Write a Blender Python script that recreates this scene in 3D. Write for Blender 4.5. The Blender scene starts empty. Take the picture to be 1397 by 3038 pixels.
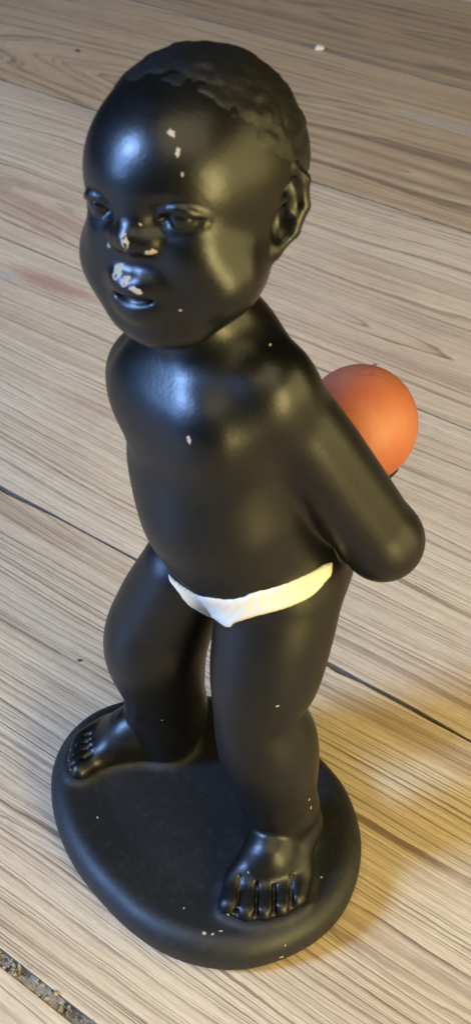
import bpy, bmesh, math, random
import numpy as np
from mathutils import Vector, Matrix
from mathutils.bvhtree import BVHTree

sc = bpy.context.scene
COL = sc.collection
CM = 0.01                                   # geometry is designed in centimetres

# ------------------------------------------------------------------ camera
F_PX, CX, CY, CAM_H = 3700.0, 698.5, 1519.0, 36.0
PITCH = math.atan(3124 / F_PX)
cp, sp = math.cos(PITCH), math.sin(PITCH)
cam = bpy.data.cameras.new('camera')
cam.sensor_fit = 'VERTICAL'
cam.sensor_height = 24.0
cam.lens = 24.0 * F_PX / 3038.0
cam.clip_start, cam.clip_end = 0.01, 60
cam_o = bpy.data.objects.new('camera', cam)
COL.objects.link(cam_o)
cam_o.location = (0, 0, CAM_H * CM)
cam_o.rotation_euler = (math.pi / 2 - PITCH, 0, 0)
cam.dof.use_dof = True
cam.dof.focus_distance = 0.405
cam.dof.aperture_fstop = 20.0
sc.camera = cam_o

# ------------------------------------------------------------------ world, lamps, exposure
w = bpy.data.worlds.new('World')
sc.world = w
w.use_nodes = True
w.node_tree.nodes['Background'].inputs[0].default_value = (0.5, 0.47, 0.44, 1)
w.node_tree.nodes['Background'].inputs[1].default_value = 0.035
sc.view_settings.view_transform = 'Standard'
sc.view_settings.look = 'None'
sc.view_settings.exposure = 0.0

def area(name, loc, target, sx, sy, power, color, spread=180):
    l = bpy.data.lights.new(name, 'AREA')
    l.shape = 'RECTANGLE'
    l.size, l.size_y = sx * CM, sy * CM
    l.energy, l.color = power, color
    l.spread = math.radians(spread)
    o = bpy.data.objects.new(name, l)
    COL.objects.link(o)
    o.location = Vector(loc) * CM
    o.rotation_euler = (Vector(target) - Vector(loc)).to_track_quat('-Z', 'Y').to_euler()
    return o

area('window_light', (-150, -10, 78), (0, 26, 12), 44, 110, 40, (0.24, 0.46, 1.0))
area('window_upper_light', (-147, -14, 112), (0, 26, 12), 28, 40, 46, (0.32, 0.54, 1.0))
area('lamp_light', (58, -62, 31), (2, 30, 12), 34, 76, 19, (1.0, 0.82, 0.33))
area('lamplit_wall', (105, -8, 48), (0, 28, 10), 105, 95, 15, (1.0, 0.82, 0.34))
area('ceiling_light', (0, -45, 150), (0, 20, 0), 130, 110, 15, (1.0, 0.83, 0.48))

# ------------------------------------------------------------------ small helpers
def proj_ray(px, py):
    dx, du = (px - CX) / F_PX, (CY - py) / F_PX
    return np.array([dx, cp + du * sp, -sp + du * cp])

def atY(px, py, Y):                         # the point seen at a pixel of the photo, Y cm ahead of the camera
    v = proj_ray(px, py)
    return np.array([0, 0, CAM_H]) + v * (Y / v[1])

def atZ(px, py, z):                         # the same, at height z
    v = proj_ray(px, py)
    return np.array([0, 0, CAM_H]) + v * ((z - CAM_H) / v[2])

def link(name, me, mat, parent=None):
    o = bpy.data.objects.new(name, me)
    if mat:
        me.materials.append(mat)
    COL.objects.link(o)
    if parent:
        o.parent = parent
    return o

def nodes_of(name):
    m = bpy.data.materials.new(name)
    m.use_nodes = True
    nt = m.node_tree
    return m, nt, nt.nodes['Principled BSDF']

class NB:                                   # terse node building
    def __init__(s, nt):
        s.nt = nt
    def n(s, t, **kw):
        nd = s.nt.nodes.new(t)
        for k, v in kw.items():
            setattr(nd, k, v)
        return nd
    def set(s, sock, v):
        if isinstance(v, bpy.types.NodeSocket):
            s.nt.links.new(v, sock)
        elif v is not None:
            sock.default_value = v
    def math(s, op, a, b=None, c=None, clamp=False):
        nd = s.n('ShaderNodeMath', operation=op, use_clamp=clamp)
        s.set(nd.inputs[0], a); s.set(nd.inputs[1], b)
        if c is not None:
            s.set(nd.inputs[2], c)
        return nd.outputs[0]
    def mix(s, f, a, b, mode='MIX'):
        nd = s.n('ShaderNodeMix', data_type='RGBA', blend_type=mode)
        s.set(nd.inputs[0], f); s.set(nd.inputs[6], a); s.set(nd.inputs[7], b)
        return nd.outputs[2]
    def noise(s, vec, scale, detail=2, rough=.5, dist=0):
        nd = s.n('ShaderNodeTexNoise')
        s.set(nd.inputs['Vector'], vec)
        nd.inputs['Scale'].default_value = scale
        nd.inputs['Detail'].default_value = detail
        nd.inputs['Roughness'].default_value = rough
        nd.inputs['Distortion'].default_value = dist
        return nd.outputs[0]
    def mapping(s, vec, loc=(0, 0, 0), scale=(1, 1, 1)):
        nd = s.n('ShaderNodeMapping')
        s.set(nd.inputs[0], vec)
        nd.inputs['Location'].default_value = loc
        nd.inputs['Scale'].default_value = scale
        return nd.outputs[0]
    def ramp(s, f, stops, interp='LINEAR'):
        nd = s.n('ShaderNodeValToRGB')
        cr = nd.color_ramp
        cr.interpolation = interp
        while len(cr.elements) < len(stops):
            cr.elements.new(0.5)
        for e, (p, c) in zip(cr.elements, stops):
            e.position = p
            e.color = (c, c, c, 1) if not isinstance(c, tuple) else (*c, 1)
        s.set(nd.inputs[0], f)
        return nd.outputs[0]
    def bump(s, h, strength, dist):
        nd = s.n('ShaderNodeBump')
        nd.inputs['Strength'].default_value = strength
        nd.inputs['Distance'].default_value = dist
        s.set(nd.inputs['Height'], h)
        return nd.outputs[0]

# ------------------------------------------------------------------ materials
def black_paint(name, rough, bumpy, base=(0.0055, 0.0052, 0.005), dusty=.07):
    m, nt, b = nodes_of(name)
    g = NB(nt)
    co = g.n('ShaderNodeTexCoord').outputs['Object']
    wear = g.noise(co, 45, 5, .65)
    fine = g.noise(co, 900, 2, .5)
    dust = g.ramp(g.noise(co, 260, 5, .7), [(0.52, 0.0), (0.75, 1.0)])
    c = g.mix(g.math('MULTIPLY', dust, dusty), (*base, 1), (0.04, 0.038, 0.034, 1))
    g.set(b.inputs['Base Color'], c)
    b.inputs['Specular IOR Level'].default_value = 0.36
    r = g.math('ADD', g.math('MULTIPLY', g.math('SUBTRACT', wear, .5), .26), rough)
    if name == 'black_satin_paint':                      # the head is rubbed shinier than the rest
        sx = g.n('ShaderNodeSeparateXYZ'); g.set(sx.inputs[0], co)
        mr = g.n('ShaderNodeMapRange'); g.set(mr.inputs[0], sx.outputs[2])
        for i_, v_ in ((1, .165), (2, .205), (3, 0.), (4, -.075)):
            mr.inputs[i_].default_value = v_
        r = g.math('ADD', r, mr.outputs[0])
    g.set(b.inputs['Roughness'], r)
    h = g.math('ADD', g.math('MULTIPLY', wear, .6), g.math('MULTIPLY', fine, .25))
    g.set(b.inputs['Normal'], g.bump(h, bumpy, 0.0006))
    return m

M_BODY = black_paint('black_satin_paint', 0.41, 0.25, (0.002, 0.002, 0.0018))
M_BASE = black_paint('black_worn_paint', 0.54, 0.4, (0.0065, 0.0068, 0.0072), .28)
M_HAIR = black_paint('black_stippled_paint', 0.46, 0.8, (0.004, 0.004, 0.004), .10)

def simple(name, col, rough, nscale=150, namt=.25, bump=.2):
    m, nt, b = nodes_of(name)
    g = NB(nt)
    co = g.n('ShaderNodeTexCoord').outputs['Object']
    n = g.noise(co, nscale, 4, .6)
    dark = tuple(c * (1 - namt) for c in col)
    g.set(b.inputs['Base Color'], g.mix(n, (*dark, 1), (*col, 1)))
    b.inputs['Roughness'].default_value = rough
    g.set(b.inputs['Normal'], g.bump(n, bump, 0.0005))
    return m

M_WHITE = simple('white_brushed_paint', (0.52, 0.50, 0.435), 0.55, 220, .08, .35)
M_PLASTER = simple('bare_plaster', (0.32, 0.28, 0.22), 0.9, 600, .3, .5)
M_CRUMB = simple('pale_crumb', (0.62, 0.55, 0.42), 0.9, 700, .4, .5)
M_SPECK = simple('dark_grit', (0.04, 0.035, 0.03), 0.9, 700, .4, .5)
M_DUST = simple('gap_dust', (0.36, 0.31, 0.235), 0.95, 500, .7, .8)
M_DIRT = simple('gap_dirt', (0.15, 0.12, 0.085), 0.95, 300, .85, .9)

def ball_paint():
    m, nt, b = nodes_of('orange_ball_paint')
    g = NB(nt)
    co = g.n('ShaderNodeTexCoord').outputs['Object']
    n = g.noise(co, 60, 4, .6)
    fine = g.noise(co, 420, 3, .6)
    c = g.mix(g.ramp(n, [(.3, 0.), (.7, 1.)]), (0.29, 0.062, 0.028, 1), (0.31, 0.105, 0.052, 1))
    sm = g.ramp(g.noise(g.mapping(co, (3, 1, 2)), 95, 3, .6), [(.60, 0.), (.74, 1.)])
    c = g.mix(g.math('MULTIPLY', sm, .35), c, (0.30, 0.12, 0.03, 1))
    g.set(b.inputs['Base Color'], c)
    b.inputs['Roughness'].default_value = 0.55
    g.set(b.inputs['Normal'], g.bump(fine, .25, .0004))
    return m
M_BALL = ball_paint()

def wood(name, yc, zc, slope, freq, seed, contrast, warp, tint, stains=()):
    """plank cut from a log: rings of radius r about an axis (yc, zc + slope*x), all in cm of the plank's own frame"""
    m, nt, b = nodes_of(name)
    g = NB(nt)
    co = g.n('ShaderNodeTexCoord').outputs['Object']
    co = g.mapping(co, (0, 0, 0), (100, 100, 100))
    sep = g.n('ShaderNodeSeparateXYZ')
    g.set(sep.inputs[0], co)
    x, y = sep.outputs[0], sep.outputs[1]
    w1 = g.math('SUBTRACT', g.noise(g.mapping(co, (seed, seed * 2, 0), (.028, .10, 1)), 1, 2, .5), .5)
    w2 = g.math('SUBTRACT', g.noise(g.mapping(co, (seed * 3, seed, 5), (.10, .45, 1)), 1, 3, .6), .5)
    w3 = g.math('SUBTRACT', g.noise(g.mapping(co, (seed, 7, seed), (.7, 2.2, 1)), 1, 3, .6), .5)
    dy = g.math('SUBTRACT', y, yc)
    dy = g.math('ADD', dy, g.math('MULTIPLY', w1, 6.0 * warp))
    zz = g.math('ADD', g.math('MULTIPLY', x, slope), zc)
    zz = g.math('ADD', zz, g.math('MULTIPLY', w1, 4.0 * warp))
    r = g.math('SQRT', g.math('ADD', g.math('MULTIPLY', dy, dy), g.math('MULTIPLY', zz, zz)))
    r = g.math('ADD', r, g.math('MULTIPLY', w2, .55 * warp))
    r = g.math('ADD', r, g.math('MULTIPLY', w3, .09))
    w4 = g.math('SUBTRACT', g.noise(g.mapping(co, (seed, seed, 1), (.006, .55, 1)), 1, 2, .6), .5)
    r = g.math('ADD', r, g.math('MULTIPLY', w4, 1.1))
    def rings(fq, sd, wob):                            # growth rings with uneven spacing and strength
        vec = g.n('ShaderNodeCombineXYZ')
        g.set(vec.inputs[0], g.math('MULTIPLY', r, fq * .42)); g.set(vec.inputs[1], g.math('MULTIPLY', x, .006)); vec.inputs[2].default_value = sd
        t = g.math('ADD', g.math('MULTIPLY', r, fq), g.math('MULTIPLY', g.noise(vec.outputs[0], 1.0, 2, .6), wob))
        rid = g.math('FLOOR', t)
        t = g.math('SUBTRACT', t, rid)
        wn = g.n('ShaderNodeTexWhiteNoise', noise_dimensions='1D')
        g.set(wn.inputs['W'], g.math('ADD', rid, sd))
        prof = g.ramp(t, [(0, .25), (.06, 0.), (.48, .03), (.74, .35), (.86, 1.0), (.95, .95), (1, .25)])
        return g.math('MULTIPLY', prof, g.ramp(wn.outputs[0], [(0, .25), (.45, .7), (1, 1.0)]))
    ring = rings(freq, seed, 5.0)
    ring = g.math('MAXIMUM', ring, g.math('MULTIPLY', rings(freq * 2.4, seed + 4, 6.0), .85))
    # broken along their length
    brk = g.noise(g.mapping(co, (seed, seed, 2), (.22, 1.6, 1)), 1, 4, .7)
    ring = g.math('MULTIPLY', ring, g.ramp(brk, [(.25, .35), (.62, 1.0)]))
    fib = g.noise(g.mapping(co, (seed, 0, 3), (.9, 16, 1)), 1, 4, .7)
    fib2 = g.noise(g.mapping(co, (0, seed, 9), (1.3, 30, 1)), 1, 3, .75)
    pore = g.ramp(g.noise(g.mapping(co, (1, seed, 4), (1.3, 26, 1)), 1, 2, .6), [(.62, 0.), (.74, 1.)])
    big = g.noise(g.mapping(co, (seed, 5, 1), (.05, .22, 1)), 1, 3, .6)
    big2 = g.noise(g.mapping(co, (5, seed, 8), (.09, .16, 1)), 1, 3, .6)
    pale = g.mix(g.ramp(big, [(.3, 0.), (.7, 1.)]), (0.51, 0.40, 0.265, 1), (0.61, 0.515, 0.37, 1))
    pale = g.mix(g.math('MULTIPLY', g.ramp(big2, [(.48, 0.), (.68, 1.)]), .55), pale, (0.50, 0.36, 0.27, 1))
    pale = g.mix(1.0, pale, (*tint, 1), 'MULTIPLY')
    dark = g.mix(big2, (0.125, 0.088, 0.06, 1), (0.185, 0.112, 0.064, 1))
    c = g.mix(g.math('MULTIPLY', ring, contrast * 1.25, clamp=True), pale, dark)
    c = g.mix(g.math('MULTIPLY', g.ramp(fib, [(.35, 1.), (.6, 0.)]), .26), c, (0.24, 0.18, 0.13, 1))
    c = g.mix(g.math('MULTIPLY', g.ramp(fib2, [(.3, 1.), (.62, 0.)]), .42), c, (0.23, 0.17, 0.115, 1))
    c = g.mix(g.math('MULTIPLY', g.math('MULTIPLY', pore, ring), .5), c, (0.10, 0.08, 0.065, 1))
    for (sx, sy, rx, ry, col, amt) in stains:       # knots and old stains, in the plank's own frame
        ex = g.math('DIVIDE', g.math('SUBTRACT', x, sx), rx)
        ey = g.math('DIVIDE', g.math('SUBTRACT', g.math('ADD', y, g.math('MULTIPLY', w2, 1.6)), sy), ry)
        d = g.math('SQRT', g.math('ADD', g.math('MULTIPLY', ex, ex), g.math('MULTIPLY', ey, ey)))
        d = g.math('ADD', d, g.math('MULTIPLY', g.math('SUBTRACT', fib, .5), .8))
        c = g.mix(g.math('MULTIPLY', g.ramp(d, [(.35, 1.), (1., 0.)]), amt), c, (*col, 1))
    g.set(b.inputs['Base Color'], c)
    rr = g.math('ADD', g.math('MULTIPLY', fib, .18), .40)
    g.set(b.inputs['Roughness'], rr)
    b.inputs['Specular IOR Level'].default_value = 0.35
    h = g.math('SUBTRACT', g.math('MULTIPLY', fib, .5), g.math('MULTIPLY', ring, .6))
    g.set(b.inputs['Normal'], g.bump(h, .35, .0006))
    return m

# ------------------------------------------------------------------ floor
AZ = math.radians(52.45)
BN = np.array([math.cos(AZ), math.sin(AZ)])         # across the boards
BD = np.array([math.sin(AZ), -math.cos(AZ)])        # along the boards
floor_root = bpy.data.objects.new('floor', None)
COL.objects.link(floor_root)
floor_root['kind'] = 'structure'
floor_root['label'] = 'worn pale softwood board floor under the figurine'

seams = [-75, -57.5, -39.5, -22, -5.2, 12.1, 28.7, 45.6, 63.4, 83.2, 100.5, 118, 135, 153, 171]
RED = (0.30, 0.16, 0.115)
GREY = (0.30, 0.27, 0.25)
BROWN = (0.27, 0.17, 0.095)
params = {                                   # lower seam -> yc, zc, slope, freq, contrast, warp, tint, stains
    -5.2: (-3.0, 2.0, .010, 1.9, .80, .6, (1, .97, .95), ()),
    12.1: (-16.0, 3.0, .012, 2.9, 1.0, .45, (1.02, 1.0, .97), [(-12.6, 7.2, 5, .9, BROWN, .5), (-34, 7.3, 5, .8, BROWN, .35)]),
    28.7: (-14.5, 2.0, .008, 3.2, .85, .32, (1, .99, .99), [(-46.5, 6.3, 4.5, .85, RED, .75), (-50.5, 5.5, 2.6, .55, GREY, .7)]),
    45.6: (-3.6, 2.6, .08, 1.5, .85, .8, (1.0, .96, .95), [(-53, -5.4, 8, 2.0, RED, .42), (-33, -3.6, 5, .9, (.36, .27, .22), .4)]),
    63.4: (-4.5, 4.6, .115, 1.05, .95, .8, (.79, .68, .55), [(-46.8, 3.46, 3, .75, BROWN, .6), (-40, 3.4, 5, 1.2, GREY, .5), (-64.8, -8, 3, .6, BROWN, .5)]),  # tint darkened and browned to paint in the light falling off far away
    83.2: (-2.0, 6.0, .02, 1.0, .9, .8, (.66, .56, .43), ()),  # farthest visible board, light falloff put into its tint more strongly
}
rnd = random.Random(4)
for i in range(len(seams) - 1):
    n0, n1 = seams[i], seams[i + 1]
    gap = {12.1: .42, 28.7: .05, 45.6: .04, 63.4: .12, 83.2: .13}
    g0, g1 = gap.get(n0, .09) / 2, gap.get(n1, .09) / 2
    wd = n1 - n0 - g0 - g1
    nc = (n0 + g0 + n1 - g1) / 2
    # cross-section with eased edges, lofted along the board with slightly ragged arrises
    L0, L1, ns = -150, 190, 340
    hw = wd / 2
    prof = [(-hw, -2.0), (-hw, -.05), (-hw + .025, -.008), (-hw + .06, 0), (0, 0.0), (hw - .06, 0), (hw - .025, -.008), (hw, -.05), (hw, -2.0)]
    vs, fs = [], []
    rag = [0.0, 0.0]
    visible = 10 < n1 and n0 < 90
    for k in range(ns + 1):
        X = L0 + (L1 - L0) * k / ns
        amp = (.075 if n0 == -5.2 or n0 == 12.1 else .026) if visible else 0
        rag[0] += rnd.gauss(0, amp) - rag[0] * .2
        rag[1] += rnd.gauss(0, amp) - rag[1] * .2
        for (a, z) in prof:
            e = 0 if a == 0 else (min(0, rag[1]) if a > 0 else max(0, rag[0]))
            vs.append((X * CM, (a + e) * CM, z * CM))
    P = len(prof)
    for k in range(ns):
        for j in range(P - 1):
            q = k * P + j
            fs.append((q, q + P, q + P + 1, q + 1))
    me = bpy.data.meshes.new('floorboard')
    me.from_pydata(vs, [], [f[::-1] for f in fs])
    me.materials.append(None)
    side = np.array([0, 1, 0, 0, 0, 0, 1, 0] * ns) | np.array([1, 0, 0, 0, 0, 0, 0, 1] * ns)
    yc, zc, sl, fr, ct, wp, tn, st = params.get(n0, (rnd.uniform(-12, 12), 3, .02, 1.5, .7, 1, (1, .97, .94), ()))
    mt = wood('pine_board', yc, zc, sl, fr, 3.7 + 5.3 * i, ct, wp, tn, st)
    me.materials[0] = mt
    o = link('floorboard', me, M_DIRT, floor_root)      # grime on the edges, in the joint
    me.polygons.foreach_set('material_index', side.astype(np.int32))
    o.location = (BN[0] * nc * CM, BN[1] * nc * CM, rnd.uniform(-.012, .012) * CM)
    o.rotation_euler = (0, 0, math.atan2(BD[1], BD[0]))

me = bpy.data.meshes.new('subfloor')
S = 3.0
me.from_pydata([(-S, -S, -.0016), (S, -S, -.0016), (S, S, -.0016), (-S, S, -.0016)], [], [(0, 1, 2, 3)])
link('subfloor', me, M_DIRT, floor_root)

# ------------------------------------------------------------------ signed distance sculpting
def nrm(v):
    v = np.asarray(v, float)
    return v / np.linalg.norm(v)

class Sculpt:
    def __init__(s):
        s.ops = []
    def add(s, fn, lo, hi, k=.3, op='u'):
        m = k + .45
        s.ops.append((fn, np.asarray(lo) - m, np.asarray(hi) + m, k, op))
    def cone(s, a, b, ra, rb, k=.3, op='u'):
        a, b = np.asarray(a, float), np.asarray(b, float)
        ba = b - a
        l2 = float(ba @ ba)
        def fn(X, Y, Z):
            px, py, pz = X - a[0], Y - a[1], Z - a[2]
            t = np.clip((px * ba[0] + py * ba[1] + pz * ba[2]) / l2, 0, 1)
            return np.sqrt((px - t * ba[0]) ** 2 + (py - t * ba[1]) ** 2 + (pz - t * ba[2]) ** 2) - (ra + (rb - ra) * t)
        R = max(ra, rb)
        s.add(fn, np.minimum(a, b) - R, np.maximum(a, b) + R, k, op)
    def chain(s, pts, k=.3, op='u'):
        for (a, ra), (b, rb) in zip(pts[:-1], pts[1:]):
            s.cone(a, b, ra, rb, k, op)
    def limb(s, pts, k=.3, op='u', n=12):              # one smooth tapering limb through all joints
        P = np.array([np.r_[p_, r_] for p_, r_ in pts])
        E = np.vstack([2 * P[0] - P[1], P, 2 * P[-1] - P[-2]])
        C = []
        for i in range(1, len(E) - 2):
            for t in np.arange(n) / n:
                C.append(.5 * (2 * E[i] + (E[i + 1] - E[i - 1]) * t + (2 * E[i - 1] - 5 * E[i] + 4 * E[i + 1] - E[i + 2]) * t * t + (3 * E[i] - E[i - 1] - 3 * E[i + 1] + E[i + 2]) * t ** 3))
        C.append(E[-2]); C = np.array(C)
        def fn(X, Y, Z):
            D = None
            for A_, B_ in zip(C[:-1], C[1:]):
                ba = B_[:3] - A_[:3]
                px, py, pz = X - A_[0], Y - A_[1], Z - A_[2]
                t = np.clip((px * ba[0] + py * ba[1] + pz * ba[2]) / float(ba @ ba), 0, 1)
                d = np.sqrt((px - t * ba[0]) ** 2 + (py - t * ba[1]) ** 2 + (pz - t * ba[2]) ** 2) - (A_[3] + (B_[3] - A_[3]) * t)
                D = d if D is None else np.minimum(D, d)
            return D
        R = C[:, 3].max()
        s.add(fn, C[:, :3].min(0) - R, C[:, :3].max(0) + R, k, op)
    def ball(s, c, r, k=.3, op='u'):
        c = np.asarray(c, float)
        s.add(lambda X, Y, Z: np.sqrt((X - c[0]) ** 2 + (Y - c[1]) ** 2 + (Z - c[2]) ** 2) - r, c - r, c + r, k, op)
    def ell(s, c, r, axes=None, k=.3, op='u'):
        c, r = np.asarray(c, float), np.asarray(r, float)
        A = np.eye(3) if axes is None else np.asarray(axes, float)   # rows: local axes
        def fn(X, Y, Z):
            px, py, pz = X - c[0], Y - c[1], Z - c[2]
            q = [A[i, 0] * px + A[i, 1] * py + A[i, 2] * pz for i in range(3)]
            k0 = np.sqrt(sum((q[i] / r[i]) ** 2 for i in range(3)))
            k1 = np.sqrt(sum((q[i] / r[i] ** 2) ** 2 for i in range(3))) + 1e-9
            return k0 * (k0 - 1) / k1
        R = max(r)
        s.add(fn, c - R, c + R, k, op)
    @staticmethod
    def comb(A, B, k, op):
        if op == 'u':
            h = np.maximum(k - np.abs(A - B), 0) / k
            return np.minimum(A, B) - h * h * k * .25
        if op == 'i':
            h = np.maximum(k - np.abs(A - B), 0) / k
            return np.maximum(A, B) + h * h * k * .25
        B = -B
        h = np.maximum(k - np.abs(A - B), 0) / k
        return np.maximum(A, B) + h * h * k * .25
    def points(s, P):
        D = np.full(len(P), 5.0)
        for fn, lo, hi, k, op in s.ops:
            if op == 'i':
                D = s.comb(D, fn(P[:, 0], P[:, 1], P[:, 2]), k, op)
                continue
            m = np.all((P >= lo) & (P <= hi), axis=1)
            if m.any():
                Q = P[m]
                D[m] = s.comb(D[m], fn(Q[:, 0], Q[:, 1], Q[:, 2]), k, op)
        return D
    def grid(s, h):
        us = [o for o in s.ops if o[4] == 'u']
        lo = np.min([o[1] for o in us], 0)
        hi = np.max([o[2] for o in us], 0)
        ax = [np.arange(lo[i], hi[i], h, dtype=np.float32) for i in range(3)]
        D = np.full([len(a) for a in ax], 5.0, np.float32)
        for fn, l, u, k, op in s.ops:
            if op == 'i':
                sl = [slice(0, len(a)) for a in ax]
            else:
                sl = [slice(max(0, int((l[i] - lo[i]) / h)), max(0, int((u[i] - lo[i]) / h) + 2)) for i in range(3)]
            X = ax[0][sl[0]][:, None, None]; Y = ax[1][sl[1]][None, :, None]; Z = ax[2][sl[2]][None, None, :]
            t = tuple(sl)
            if D[t].size:
                D[t] = s.comb(D[t], fn(X, Y, Z).astype(np.float32), k, op)
        return lo, D
    def mesh(s, name, h, refine=True):
        lo, D = s.grid(h)
        V, Q = surface_nets(D, lo, h)
        me = bpy.data.meshes.new(name)
        if refine:
            for _ in range(2):
                V = s.project(V, h)
        me.from_pydata((V * CM).tolist(), [], Q.tolist())
        me.polygons.foreach_set('use_smooth', [True] * len(Q))
        me.update()
        return me
    def project(s, V, h):
        e = h * .5
        d = s.points(V)
        G = np.stack([s.points(V + np.eye(3)[i] * e) - s.points(V - np.eye(3)[i] * e) for i in range(3)], 1) / (2 * e)
        g2 = np.maximum((G * G).sum(1), .2)
        st = np.clip(d / g2, -h * .5, h * .5)
        return V - G * st[:, None]

def surface_nets(D, lo, h):
    ins = D < 0
    nx, ny, nz = D.shape
    c = [ins[a:nx - 1 + a, b:ny - 1 + b, d:nz - 1 + d] for a in (0, 1) for b in (0, 1) for d in (0, 1)]
    anyi = c[0].copy(); alli = c[0].copy()
    for q in c[1:]:
        anyi |= q; alli &= q
    act = anyi & ~alli
    I = np.argwhere(act)
    idx = np.full(act.shape, -1, np.int32)
    idx[act] = np.arange(len(I))
    offs = np.array([(a, b, d) for a in (0, 1) for b in (0, 1) for d in (0, 1)])
    val = np.stack([D[I[:, 0] + o[0], I[:, 1] + o[1], I[:, 2] + o[2]] for o in offs], 1)
    S_ = np.zeros((len(I), 3)); N = np.zeros(len(I))
    for i in range(8):
        for ax in range(3):
            if offs[i][ax] == 0:
                o2 = offs[i].copy(); o2[ax] = 1
                j = o2[0] * 4 + o2[1] * 2 + o2[2]
                m = (val[:, i] < 0) != (val[:, j] < 0)
                t = val[m, i] / (val[m, i] - val[m, j])
                pt = np.tile(offs[i].astype(float), (m.sum(), 1))
                pt[:, ax] += t
                S_[m] += pt; N[m] += 1
    V = np.asarray(lo) + (I + S_ / N[:, None]) * h
    quads = []
    for ax in range(3):
        b1, b2 = (ax + 1) % 3, (ax + 2) % 3
        A = ins
        s0 = [slice(None)] * 3; s1 = [slice(None)] * 3
        s0[ax] = slice(0, -1); s1[ax] = slice(1, None)
        ch = A[tuple(s0)] != A[tuple(s1)]
        E_ = np.argwhere(ch)
        E_ = E_[(E_[:, b1] > 0) & (E_[:, b2] > 0) & (E_[:, b1] < D.shape[b1] - 1) & (E_[:, b2] < D.shape[b2] - 1)]
        def cell(d1, d2):
            C_ = E_.copy(); C_[:, b1] -= d1; C_[:, b2] -= d2
            return idx[C_[:, 0], C_[:, 1], C_[:, 2]]
        q = np.stack([cell(1, 1), cell(0, 1), cell(0, 0), cell(1, 0)], 1)
        inside = A[E_[:, 0], E_[:, 1], E_[:, 2]]
        q[~inside] = q[~inside][:, ::-1]
        quads.append(q)
    return V, np.concatenate(quads)

_rs = np.random.RandomState(7)
LAT = _rs.rand(32, 32, 32)
def vnoise(X, Y, Z, fr):
    X, Y, Z = X * fr, Y * fr, Z * fr
    xi, yi, zi = np.floor(X).astype(int), np.floor(Y).astype(int), np.floor(Z).astype(int)
    fx, fy, fz = X - xi, Y - yi, Z - zi
    fx, fy, fz = [t * t * (3 - 2 * t) for t in (fx, fy, fz)]
    r = 0
    for a in (0, 1):
        for b in (0, 1):
            for d in (0, 1):
                r = r + LAT[(xi + a) % 32, (yi + b) % 32, (zi + d) % 32] * (fx if a else 1 - fx) * (fy if b else 1 - fy) * (fz if d else 1 - fz)
    return r

# ------------------------------------------------------------------ the figurine
fig = bpy.data.objects.new('figurine', None)
COL.objects.link(fig)
fig['label'] = 'black plaster figurine of a toddler in white briefs hiding an orange ball behind his back'
fig['category'] = 'figurine'

TH = math.radians(49)
D_ = np.array([-math.sin(TH), -math.cos(TH), 0])      # the way he faces
L_ = np.array([math.cos(TH), -math.sin(TH), 0])       # his left
U_ = np.array([0, 0, 1.0])
AX = np.stack([L_, D_, U_])

B = Sculpt()
pel = atY(748, 1610, 26.4)
bel = atY(664, 1470, 26.0)
che = atY(628, 1190, 26.3)
B.ell(pel, (2.6, 2.1, 2.1), AX, .2)
B.ell(bel, (2.5, 2.3, 2.7), AX, 1.0)
B.ell(che, (2.72, 2.05, 2.35), AX, 1.2)
# seat
for sgn in (-1, 1):
    B.ball(pel + L_ * .95 * sgn - D_ * 1.25 + U_ * -.6, 1.40, .5)
# neck and shoulders
neck0 = atY(655, 1010, 26.4); neck1 = atY(600, 840, 26.4)
B.cone(neck0, neck1 + D_ * .35, 1.28, 1.15, .9)
shL = atY(800, 1150, 25.2)
shR = atY(455, 1098, 27.8)
B.cone(shL, shR, 1.0, 1.0, .9)
B.cone(shL - U_ * .15, neck0 - U_ * .45 - L_ * .45, .80, .95, 1.0)
B.cone(shR, neck0, .8, 1.2, .7)
B.ell(atY(604, 1345, 26.9), (2.22, 1.8, 1.6), AX, .8)      # ribs
# breast
B.ell(che + L_ * 1.0 + D_ * 1.30 + U_ * .25, (1.1, .60, .95), AX, 1.0)
B.ell(che - L_ * .95 + D_ * 1.25 + U_ * .2, (1.1, .65, 1.0), AX, 1.0)
# arms
elL = atY(1134, 1602, 25.4)
BALL = atY(1065, 1258, 30.4)
BR = 172 / F_PX * (BALL[1] * cp + (CAM_H - BALL[2]) * sp)
elR = shR + (elL - shL) * np.array([0, 0, 1.0]) - L_ * 1.3 - D_ * 2.4
wrL = BALL - U_ * 1.6 + L_ * .9 + D_ * .9
wrR = BALL - U_ * 1.9 - L_ * 1.5 + D_ * .6
B.limb([(shL, 1.02), (shL * .67 + elL * .33 - L_ * .10, 1.18), (shL * .33 + elL * .67 - L_ * .08, 1.16), (elL, 1.09)], .35)
B.limb([(elL, 1.09), (wrL, .78)], .25)
B.limb([(shR, 1.08), ((shR + elR) / 2 - L_ * .35, 1.2), (elR, 1.0)], .5)
B.limb([(elR, 1.0), (wrR, .75)], .25)
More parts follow.
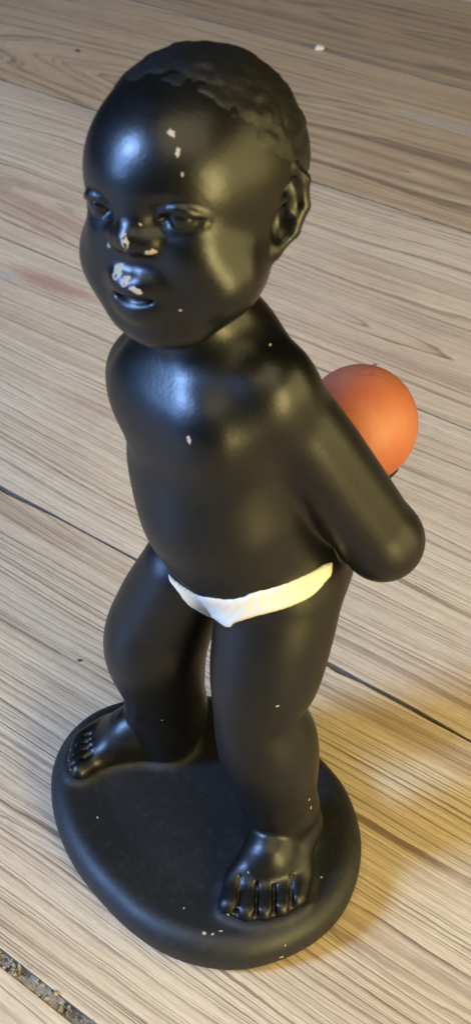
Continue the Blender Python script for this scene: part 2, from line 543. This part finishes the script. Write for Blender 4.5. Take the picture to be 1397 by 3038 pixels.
# hands cupped under and behind the ball
def hand(wr, side, k=.12):
    up = nrm(BALL - wr)
    fw = nrm(-L_ * side - D_ * .35)
    fw = nrm(fw - up * (fw @ up))
    bk = np.cross(up, fw)
    palm = BALL - up * (BR + .28)
    B.chain([(wr, .75), (palm, .5)], .2)
    B.ell(palm + fw * .1, (.85, .75, .38), np.stack([fw, bk, up]), .2)
    for i, (o, ln) in enumerate([(-.58, 1.0), (-.2, 1.15), (.2, 1.1), (.56, .85)]):
        pts = []
        for j in range(4):
            a = .26 + j * .19 * ln
            dirv = nrm(-up * math.cos(a) + fw * math.sin(a) + bk * o * .42)
            pts.append((BALL + dirv * (BR + .17 - .03 * j), .24 - .02 * j))
        B.chain(pts, k)
    pts = []
    for j in range(3):
        a = .15 + j * .33
        dirv = nrm(-up * math.cos(a) - bk * math.sin(a) * 1.1 + fw * .12)
        pts.append((BALL + dirv * (BR + .17), .27 - .03 * j))
    B.chain(pts, k)
hand(wrL, 1)
hand(wrR, -1)
# legs
def pr(px, py, Y, rpx):
    q = atY(px, py, Y)
    return (q, rpx / F_PX * (q[1] * cp + (CAM_H - q[2]) * sp))
hipL = pr(835, 1735, 25.5, 186)
B.limb([hipL, pr(812, 1860, 25.1, 180), pr(788, 1985, 24.8, 166), pr(763, 2100, 24.5, 131), pr(793, 2200, 24.6, 150), pr(812, 2300, 24.55, 130), pr(822, 2372, 24.45, 112)], .5)
hipR = pr(562, 1690, 27.3, 146)
B.limb([hipR, pr(493, 1815, 27.5, 154), pr(462, 1915, 27.5, 154), pr(484, 2030, 28.2, 124), pr(494, 2105, 28.4, 122), pr(484, 2150, 28.6, 104)], .5)
# feet
BT = 1.45                                            # top of the base
def foot(heel, ankle, inst, roots, tips, grooves, rh, ra, ri, rr, rt, gr):
    B.chain([(ankle, ra), (heel, rh)], .5)
    B.chain([(ankle, ra * .9), (inst, ri)], .28)
    for q, t_, r1, r2 in zip(roots, tips, rr, rt):         # one broad wedge from instep to toe tips
        B.limb([(inst, ri * .95), (q, r1), (t_, r2)], .32, n=8)
        B.cone(heel, q, rh * .85, r1 * .85, .3)
    for g0, g1 in grooves:                                 # toes parted by cut grooves
        B.limb([(g0, gr * .5), ((g0 + g1) / 2, gr), (g1, gr * 1.35)], .10, 's', n=3)
def zs(pts, z0):
    return [atZ(x_, y_, z0) for x_, y_ in pts]
z = BT
foot(atZ(872, 2440, 2.2), pr(850, 2400, 24.5, 104)[0], atZ(802, 2525, 2.22),
     zs([(712, 2605), (762, 2615), (805, 2612), (850, 2600), (888, 2580)], z + .22),
     zs([(682, 2682), (732, 2704), (785, 2702), (836, 2690), (882, 2664)], z + .18),
     list(zip(zs([(712, 2598), (762, 2592), (812, 2588), (866, 2596)], z + .60), zs([(702, 2706), (759, 2722), (812, 2714), (862, 2694)], z + .26))),
     .88, 1.02, .72, [.44, .42, .42, .40, .38], [.36, .32, .31, .30, .28], .075)
foot(atZ(500, 2165, 2.2), pr(478, 2130, 28.6, 104)[0], atZ(395, 2168, 2.32),
     zs([(300, 2240), (298, 2216), (300, 2194), (306, 2174), (325, 2154)], z + .22),
     zs([(238, 2286), (226, 2262), (230, 2238), (234, 2212), (246, 2190)], z + .18),
     list(zip(zs([(276, 2232), (272, 2214), (270, 2196), (274, 2178)], z + .56), zs([(214, 2282), (210, 2258), (216, 2230), (226, 2203)], z + .30))),
     .95, 1.0, .76, [.42, .38, .37, .36, .36], [.33, .28, .28, .27, .26], .055)
# navel
nav = atY(500, 1632, 23.6)

# ---- head, in its own frame
yaw, pitch, roll = math.radians(33), math.radians(2), math.radians(7)
hf = np.array([-math.sin(yaw), -math.cos(yaw), 0]); hl = np.array([math.cos(yaw), -math.sin(yaw), 0]); hu = U_.copy()
hf, hu = hf * math.cos(pitch) + hu * math.sin(pitch), hu * math.cos(pitch) - hf * math.sin(pitch)
hl, hu = hl * math.cos(roll) + hu * math.sin(roll), hu * math.cos(roll) - hl * math.sin(roll)
HA = np.stack([hl, hf, hu])
HC = atY(585, 475, 26.0)
def h(a, b_, c_):
    return HC + hl * a + hf * b_ + hu * c_
SKULL_R = (2.30, 2.48, 2.46)
SKC = (0, -.15, -.08)
B.ell(h(*SKC), SKULL_R, HA, .5)
B.ell(h(0, .92, .05), (1.95, 1.72, 1.75), HA, .6)         # forehead
B.ell(h(-.12, .74, -1.5), (1.78, 1.72, 1.85), HA, .7)        # face
for sgn in (-1, 1):
    B.ball(h(1.12 * sgn, 1.25, -1.95), 1.05, .5)          # cheeks
    B.ball(h(1.02 * sgn, 1.72, -1.22), .66, .5)           # cheek apples
    B.cone(h(1.18 * sgn - .14, .50, -2.10), h(.50 * sgn - .08, 1.65, -2.95), .70, .72, .6)   # jaw
B.ball(h(-.80, 1.50, -2.62), .84, .5)
B.ball(h(-.08, 1.85, -3.0), .64, .4)                        # chin
B.ell(h(-.03, 1.98, -2.1), (1.0, .60, .85), HA, .4)
B.ball(h(-1.42, 1.0, -1.95), 1.10, .5)       # muzzle
EX, EZ = 1.02, -.33
for sgn in (-1, 1):
    B.ell(h(EX * sgn, 2.74, EZ), (.60, .56, .38), HA, .26, 's')      # sockets
    B.ball(h((EX + .02) * sgn, 2.03, EZ - .02), .37, .03)            # eyes
    B.limb([(h((EX - .50) * sgn, 2.34, EZ - .08), .06), (h((EX - .18) * sgn, 2.36, EZ + .19), .09), (h((EX + .22) * sgn, 2.27, EZ + .19), .12), (h((EX + .62) * sgn, 1.96, EZ - .08), .06)], .05)   # upper lid
    B.limb([(h((EX - .46) * sgn, 2.32, EZ - .14), .05), (h((EX - .05) * sgn, 2.28, EZ - .31), .08), (h((EX + .52) * sgn, 2.02, EZ - .18), .06)], .06)      # lower lid
    B.cone(h((EX + .52) * sgn, 2.14, EZ - .06), h((EX + .90) * sgn, 1.80, EZ - .12), .06, .04, .10, 's')  # outer corner crease
    B.ball(h(.40 * sgn, 2.48, -.88), .27, .16)            # nose wings
    B.ball(h(.20 * sgn, 2.70, -1.07), .11, .10, 's')      # nostrils
B.limb([(h(0, 2.30, -.25), .20), (h(0, 2.42, -.55), .23), (h(0, 2.62, -.79), .31)], .30)   # nose
# lips
MX, MZ = -.13, .03
B.limb([(h(MX - .92, 2.06, MZ - 2.10), .12), (h(MX - .40, 2.48, MZ - 1.91), .265), (h(MX, 2.60, MZ - 1.94), .265), (h(MX + .40, 2.48, MZ - 1.91), .265), (h(MX + .92, 2.06, MZ - 2.10), .12)], .24)
B.limb([(h(MX - .82, 2.06, MZ - 2.30), .12), (h(MX - .3, 2.44, MZ - 2.50), .265), (h(MX + .3, 2.44, MZ - 2.50), .265), (h(MX + .82, 2.06, MZ - 2.30), .12)], .24)
B.limb([(h(MX - .84, 2.26, MZ - 2.18), .04), (h(MX, 2.74, MZ - 2.23), .085), (h(MX + .84, 2.26, MZ - 2.18), .04)], .10, 's')
# ears
for sgn in (-1, 1):
    ec = h(1.84 * sgn, -.12, -.92)
    eo = nrm(hl * sgn + hf * .42)                         # outwards
    eu = nrm(hu * 1.0 - hf * .25)
    eu = nrm(eu - eo * (eu @ eo)); ef = np.cross(eo, eu) * (1 if np.cross(eo, eu) @ hf > 0 else -1)
    def e(a, b_, c_=0.):
        return ec + ef * a + eu * b_ + eo * c_
    B.ell(e(-.1, 0, .0), (.62, .98, .24), np.stack([ef, eu, eo]), .22)
    ring = [e(.40, .30, .12), e(.28, .78, .18), e(-.14, .98, .20), e(-.54, .68, .20), e(-.64, .10, .20), e(-.44, -.45, .20), e(-.06, -.85, .16)]
    B.chain([(q, .15) for q in ring], .1)
    B.ball(e(.10, -.88, .12), .26, .15)                   # lobe
    B.ell(e(-.04, -.22, .34), (.28, .44, .34), np.stack([ef, eu, eo]), .12, 's')
    B.chain([(e(.24, .40, .3), .12), (e(-.18, .62, .32), .13), (e(-.36, .15, .32), .11)], .10, 's')
    B.ball(e(.34, -.25, .12), .17, .12)                   # tragus
body = link('body', B.mesh('body', .085), M_BODY, fig)
M_EYE = black_paint('black_gloss_paint', 0.17, 0.05, (0.004, 0.004, 0.004), .05)
for sgn in (-1, 1):
    bm = bmesh.new()
    bmesh.ops.create_uvsphere(bm, u_segments=32, v_segments=20, radius=.375 * CM)
    me = bpy.data.meshes.new('eye')
    bm.to_mesh(me); bm.free()
    me.polygons.foreach_set('use_smooth', [True] * len(me.polygons))
    o = link('eye', me, M_EYE, fig)
    o.location = Vector(h((EX + .02) * sgn, 2.03, EZ - .02)) * CM

# ---- hair: a stippled cap over the skull
Hs = Sculpt()
hc = h(*SKC)
def capfn(X, Y, Z):
    px, py, pz = X - hc[0], Y - hc[1], Z - hc[2]
    q = [HA[i, 0] * px + HA[i, 1] * py + HA[i, 2] * pz for i in range(3)]
    r = [SKULL_R[i] + .06 for i in range(3)]
    r[1] += .03
    k0 = np.sqrt(sum((q[i] / r[i]) ** 2 for i in range(3)))
    k1 = np.sqrt(sum((q[i] / r[i] ** 2) ** 2 for i in range(3))) + 1e-9
    d = k0 * (k0 - 1) / k1
    X, Y, Z = np.broadcast_arrays(X, Y, Z)
    nz = vnoise(X, Y, Z, 3.8) * .04 + vnoise(X + 9, Y, Z, 6.0) * .08
    side = np.abs(q[0])
    line = .25 - .13 * q[0] + .55 * q[1] + .25 * np.sin(side * 2.6) + (vnoise(X, Y + 5, Z, 2.2) - .5) * .10
    g_ = (line - q[2]) * .75
    tp_ = np.clip(-g_ / .60, 0, 1)
    d = d - nz * (.35 + .65 * tp_) + .075 + .15 * (1 - tp_) ** 2
    hh = np.maximum(.25 - np.abs(d - g_), 0) / .25
    return np.maximum(d, g_) + hh * hh * .06
Hs.add(capfn, hc - 3.1, hc + 3.1, .1)
hair = link('hair', Hs.mesh('hair', .085, False), M_HAIR, fig)

# ---- base
outl = [(152, 2345), (158, 2413), (188, 2506), (247, 2607), (331, 2700), (415, 2776), (500, 2822), (593, 2852), (694, 2864), (778, 2852),
        (863, 2822), (947, 2776), (1015, 2708), (1057, 2624), (1072, 2540), (1064, 2447), (1031, 2362), (989, 2303), (930, 2240), (850, 2170),
        (740, 2112), (620, 2080), (500, 2075), (390, 2090), (289, 2122), (225, 2168), (180, 2225), (157, 2286)]
poly = np.array([atZ(x_, y_, .70)[:2] for x_, y_ in outl])
def smooth_closed(Pn, it=3):
    for _ in range(it):
        A = Pn; N_ = np.roll(Pn, -1, 0)
        Pn = np.empty((2 * len(A), 2)); Pn[0::2] = .75 * A + .25 * N_; Pn[1::2] = .25 * A + .75 * N_
    return Pn
poly = smooth_closed(poly, 2)
def poly_sdf(X, Y):
    d = np.full(np.broadcast(X, Y).shape, 1e9); ins = np.zeros(d.shape, bool)
    for i in range(len(poly)):
        a, b_ = poly[i], poly[(i + 1) % len(poly)]
        ex, ey = b_ - a
        wx, wy = X - a[0], Y - a[1]
        t = np.clip((wx * ex + wy * ey) / (ex * ex + ey * ey), 0, 1)
        d = np.minimum(d, (wx - ex * t) ** 2 + (wy - ey * t) ** 2)
        c_ = ((a[1] > Y) != (b_[1] > Y)) & (X < (b_[0] - a[0]) * (Y - a[1]) / (b_[1] - a[1] + 1e-12) + a[0])
        ins ^= c_
    d = np.sqrt(d)
    return np.where(ins, -d, d)
def base_fn(X, Y, Z):
    if X.ndim == 3:
        s2 = poly_sdf(X[:, :, 0], Y[:, :, 0])[:, :, None]
    else:
        s2 = poly_sdf(X, Y)
    Rr = .68
    zc = BT / 2
    dish = .10 * np.clip((-s2 - .6) / 1.2, 0, 1)          # the top is slightly hollow inside the rim
    top = BT - dish
    q0 = s2 + Rr
    q1 = np.maximum(Z - (top - Rr), (.30 - Z) * 1.0 - 0 + 0)
    q1 = np.maximum(Z - (top - Rr), Rr - .15 - Z)
    return np.sqrt(np.maximum(q0, 0) ** 2 + np.maximum(q1, 0) ** 2) + np.minimum(np.maximum(q0, q1), 0) - Rr + (vnoise(*np.broadcast_arrays(X, Y, Z), .7) - .5) * .05
G = Sculpt()
lo_ = np.array([*poly.min(0), 0.0]); hi_ = np.array([*poly.max(0), BT + .6])
G.add(base_fn, lo_, hi_, .1)
BODY_OPS = B
def skirt(X, Y, Z):                                       # plaster swept up round the feet
    X, Y, Z = np.broadcast_arrays(X, Y, Z)
    Pq = np.stack([X.ravel(), Y.ravel(), Z.ravel()], 1)
    dd = np.full(len(Pq), 5.0)
    m_ = (Pq[:, 2] > BT - .6) & (Pq[:, 2] < BT + .5)
    dd[m_] = BODY_OPS.points(Pq[m_])
    dd = dd.reshape(X.shape)
    return np.maximum(np.abs(dd) - .08, (Z - (BT + .06)))
G.add(skirt, lo_, hi_, .30)
def floor_cut(X, Y, Z):
    return np.broadcast_arrays(.02 - Z, X, Y)[0]
G.add(floor_cut, lo_ - 1, hi_ + 1, .1, 'i')
base = link('base', G.mesh('base', .11, False), M_BASE, fig)

# ---- ball
bm = bmesh.new()
bmesh.ops.create_icosphere(bm, subdivisions=5, radius=BR * CM)
for v in bm.verts:
    q = v.co / CM
    v.co *= 1 + .012 * math.sin(q.x * 1.3 + 1) + .010 * math.cos(q.y * 1.7) + .02 * q.z / BR * 0
    v.co.z *= 1.03
me = bpy.data.meshes.new('ball')
bm.to_mesh(me); bm.free()
me.polygons.foreach_set('use_smooth', [True] * len(me.polygons))
ball = link('ball', me, M_BALL, fig)
ball.location = Vector(BALL) * CM
def on_ball(px, py):
    v = Vector(proj_ray(px, py)).normalized()
    oc = Vector((0, 0, CAM_H)) - Vector(BALL)
    bq = v.dot(oc); cq = oc.length_squared - (BR * 1.02) ** 2
    return (Vector((0, 0, CAM_H)) + v * (-bq - math.sqrt(max(bq * bq - cq, 0))) - Vector(BALL)).normalized()
bm = bmesh.new()
crr = random.Random(5)
T_BALL = BVHTree.FromPolygons([v.co.copy() for v in ball.data.vertices], [tuple(p.vertices) for p in ball.data.polygons])
pts = [(1042, 1112), (1062, 1118), (1085, 1119), (1108, 1114), (1130, 1122), (1150, 1138), (1172, 1150), (1194, 1172)]
prev = None
for i in range(36):
    t = i / 35 * (len(pts) - 1); j = min(int(t), len(pts) - 2); u = t - j
    q = (pts[j][0] * (1 - u) + pts[j + 1][0] * u + crr.uniform(-2, 2), pts[j][1] * (1 - u) + pts[j + 1][1] * u + crr.uniform(-2, 2))
    d = on_ball(*q)
    hit0 = T_BALL.ray_cast(d * BR * CM * 2, -d)[0]
    side_ = d.cross(Vector((0, 0, 1)).cross(d)).normalized()
    wd_ = crr.uniform(.003, .018) * CM
    cur = (bm.verts.new(hit0 * 1.0015 + side_ * wd_), bm.verts.new(hit0 * 1.006), bm.verts.new(hit0 * 1.0015 - side_ * wd_))
    if prev:
        bm.faces.new((prev[0], cur[0], cur[1], prev[1])); bm.faces.new((prev[1], cur[1], cur[2], prev[2]))
    prev = cur
me = bpy.data.meshes.new('paint_crack')
bm.to_mesh(me); bm.free()
link('paint_crack', me, simple('crack_brown', (0.16, 0.045, 0.02), .8, 500, .5), ball)
ball['label'] = 'matt orange ball held behind the back'

# ------------------------------------------------------------------ paint that lies on the surface
def bvh_of(o):
    return BVHTree.FromPolygons([v.co.copy() for v in o.data.vertices], [tuple(p.vertices) for p in o.data.polygons])
T_BODY, T_BASE, T_HAIR = bvh_of(body), bvh_of(base), bvh_of(hair)
CAMP = Vector((0, 0, CAM_H * CM))
def hit(px, py, trees=(T_BODY, T_BASE)):
    v = Vector(proj_ray(px, py)).normalized()
    best = None
    for t in trees:
        loc, no, _, d = t.ray_cast(CAMP, v)
        if loc is not None and (best is None or d < best[2]):
            best = (loc, no, d, t)
    return best

chips = [(508, 395, 15, 19), (528, 452, 12, 17), (541, 518, 7, 8), (368, 715, 17, 26), (324, 728, 9, 9), (447, 750, 17, 14), (348, 808, 26, 22), (372, 834, 22, 15),
         (402, 862, 20, 14), (560, 1305, 12, 17), (801, 1022, 7, 7), (823, 2095, 6, 7), (417, 666, 6, 6), (917, 2372, 5, 7), (922, 2396, 5, 9), (677, 2714, 8, 6),
         (606, 2768, 10, 6), (631, 2771, 5, 6), (655, 2762, 7, 5), (290, 2425, 5, 5), (535, 921, 6, 6), (481, 2137, 4, 4), (546, 2694, 4, 4), (736, 2588, 4, 4), (846, 2805, 4, 4),
         (835, 2840, 12, 5), (953, 2602, 5, 5)]
crnd = random.Random(11)
def chip(px, py, rx, ry):
    if 700 < py < 880 and px < 460:
        rx, ry = rx * 1.45, ry * 1.45                     # the worn nose and mouth
    hh_ = hit(px, py, (T_BODY, T_BASE, T_HAIR))
    if not hh_:
        return
    loc, no, d, tree = hh_
    sx = d / F_PX
    tx = Vector((1, 0, 0)); tx = (tx - no * tx.dot(no)).normalized()
    ty = no.cross(tx)
    vs = []
    n_ = 14
    ph = crnd.uniform(0, 6)
    for ring_ in (1.0, .72, .0):
        for k in range(n_ if ring_ else 1):
            a = 2 * math.pi * k / n_
            rr = ring_ * .74 * (1 + .3 * math.sin(2 * a + ph) + .18 * math.sin(5 * a + ph * 2) + crnd.uniform(-.16, .16)) if ring_ else 0
            q = loc + tx * (math.cos(a) * rx * sx * rr) + ty * (math.sin(a) * ry * sx * rr)
            l2, n2, _, _ = tree.find_nearest(q)
            vs.append(l2 + n2 * (.00006 if ring_ < 1 else -.00005))
    fs = [(k, (k + 1) % n_, n_ + (k + 1) % n_, n_ + k) for k in range(n_)] + [(n_ + k, n_ + (k + 1) % n_, 2 * n_) for k in range(n_)]
    me = bpy.data.meshes.new('paint_chip')
    me.from_pydata([tuple(v) for v in vs], [], fs)
    me.polygons.foreach_set('use_smooth', [True] * len(fs))
    link('paint_chip', me, M_PLASTER, fig)
for c_ in chips:
    chip(*c_)

# white painted briefs: a thin skin of paint laid over the hips
top = [(496, 1700), (530, 1732), (572, 1757), (620, 1772), (668, 1777), (715, 1772), (752, 1757), (820, 1740), (880, 1715), (940, 1685), (990, 1664)]
bot = [(499, 1708), (528, 1752), (560, 1795), (600, 1822), (640, 1843), (662, 1860), (682, 1863), (700, 1850), (760, 1832), (840, 1808), (920, 1772), (988, 1700)]
def lerp_path(P, n):
    P = np.array(P, float)
    seg = np.r_[0, np.cumsum(np.linalg.norm(np.diff(P, axis=0), axis=1))]
    t = np.linspace(0, seg[-1], n)
    return np.stack([np.interp(t, seg, P[:, i]) for i in (0, 1)], 1)
def spline(P, n):
    P = np.array(P, float)
    E = np.vstack([2 * P[0] - P[1], P, 2 * P[-1] - P[-2]])
    C = []
    for i in range(1, len(E) - 2):
        for t in np.arange(12) / 12:
            C.append(.5 * (2 * E[i] + (E[i + 1] - E[i - 1]) * t + (2 * E[i - 1] - 5 * E[i] + 4 * E[i + 1] - E[i + 2]) * t * t + (3 * E[i] - E[i - 1] - 3 * E[i + 1] + E[i + 2]) * t ** 3))
    C.append(E[-2])
    return lerp_path(C, n)
NU, NV = 170, 16
tp, bp = spline(top, NU), spline(bot, NU)
for arr in (tp, bp):
    for j in range(2):
        arr[:, j] += np.convolve(_rs.randn(NU + 14), np.ones(15) / 15, 'valid') * 5.0
vs, ok = [], []
for i in range(NU):
    for j in range(NV + 1):
        v_ = j / NV
        q = tp[i] * (1 - v_) + bp[i] * v_
        r_ = hit(q[0], q[1], (T_BODY,))
        ends = min(i, NU - 1 - i) / 5.0
        prof = min(1.0, ends) * (1 - abs(2 * v_ - 1) ** 6)
        u_ = i / NU
        fold = .5 + .5 * math.sin(16 * (u_ - .48) * (1.3 - v_) * 6 + 3 * v_) * math.exp(-((u_ - .48) / .16) ** 2)
        vs.append(tuple(r_[0] + r_[1] * (-.0003 + .0009 * prof + .00022 * prof * fold)) if r_ else (0, 0, 0))
        ok.append(bool(r_))
fs = [q for i in range(NU - 1) for j in range(NV) for q in [(i * (NV + 1) + j, i * (NV + 1) + j + 1, (i + 1) * (NV + 1) + j + 1, (i + 1) * (NV + 1) + j)] if all(ok[t] for t in q)]
me = bpy.data.meshes.new('briefs')
me.from_pydata(vs, [], fs)
me.polygons.foreach_set('use_smooth', [True] * len(fs))
br = link('briefs', me, M_WHITE, fig)
br['label'] = 'white painted briefs'

# ------------------------------------------------------------------ crumbs and dust
def lump(name, px, py, rx, ry, mat, label, cat, seed, z0=0.0):
    r = random.Random(seed)
    bm = bmesh.new()
    bmesh.ops.create_icosphere(bm, subdivisions=2, radius=1)
    q = atZ(px, py, z0)
    d = (q[1] * cp + (CAM_H - q[2]) * sp) / F_PX
    for v in bm.verts:
        f = 1 + r.uniform(-.25, .25)
        v.co = Vector((v.co.x * rx * d * f, v.co.y * ry * d * f * 1.3, v.co.z * min(rx, ry) * d * .7 * f + min(rx, ry) * d * .5)) * CM
    me = bpy.data.meshes.new(name)
    bm.to_mesh(me); bm.free()
    o = link(name, me, mat)
    o.location = Vector(q) * CM
    o.rotation_euler = (0, 0, r.uniform(-.4, .4))
    o['label'] = label; o['category'] = cat
    if cat == 'grit':
        o['group'] = 'specks of grit on the boards'
    return o
lump('crumb', 946, 147, 14, 9, M_CRUMB, 'pale crumb lying on the board seam beyond the head', 'crumb', 1)
lump('grit', 231, 153, 6, 5, M_SPECK, 'dark speck of grit on the board left of the head', 'grit', 2)
lump('grit', 1111, 1083, 6, 3, M_SPECK, 'black speck of grit just beyond the orange ball', 'grit', 3)
lump('grit', 237, 1960, 6, 4, M_SPECK, 'dark speck of grit on the board left of the knee', 'grit', 4)

# the wide gap: a bed of packed dirt with loose crumbs on it
NX_, NW_ = 320, 8
vs = []
for i in range(NX_ + 1):
    for j in range(NW_ + 1):
        X = -30 + 32 * i / NX_
        Yn = 12.1 + (j / NW_ - .5) * .9
        c0 = BN * Yn + BD * X
        zz = -.13 + (vnoise(np.float64(X), np.float64(Yn), np.float64(0), 2.2) - .5) * .16 + (vnoise(np.float64(X), np.float64(Yn), np.float64(3), 9) - .5) * .12
        vs.append((c0[0] * CM, c0[1] * CM, float(zz) * CM))
fs = [(i * (NW_ + 1) + j, (i + 1) * (NW_ + 1) + j, (i + 1) * (NW_ + 1) + j + 1, i * (NW_ + 1) + j + 1) for i in range(NX_) for j in range(NW_)]
me = bpy.data.meshes.new('packed_dirt')
me.from_pydata(vs, [], fs)
me.polygons.foreach_set('use_smooth', [True] * len(fs))
link('packed_dirt', me, simple('packed_dirt', (0.34, 0.285, 0.20), .95, 420, .75, .8), floor_root)
bm = bmesh.new()
dr = random.Random(21)
for k in range(1100):
    X = dr.uniform(-30, 2)
    Yn = 12.1 + dr.gauss(0, .12)
    c0 = BN * Yn + BD * X
    s_ = min(.10, .014 + dr.expovariate(38))
    mtx = Matrix.Translation(Vector((c0[0], c0[1], -.14 + dr.uniform(0, .15))) * CM) @ Matrix.Rotation(dr.uniform(0, 3), 4, 'Z') @ Matrix.Diagonal((s_ * CM * dr.uniform(.6, 1.8), s_ * CM * dr.uniform(.5, 1.2), s_ * CM * .8, 1))
    g_ = bmesh.ops.create_icosphere(bm, subdivisions=1, radius=1, matrix=mtx)
    for v in g_['verts']:
        v.co += Vector((dr.gauss(0, 1), dr.gauss(0, 1), dr.gauss(0, 1))) * s_ * CM * .18
me = bpy.data.meshes.new('gap_debris')
bm.to_mesh(me); bm.free()
o = link('gap_debris', me, M_DUST)
o['kind'] = 'stuff'; o['label'] = 'grey dust and crumbs packed in the wide gap between two boards'; o['category'] = 'dust'
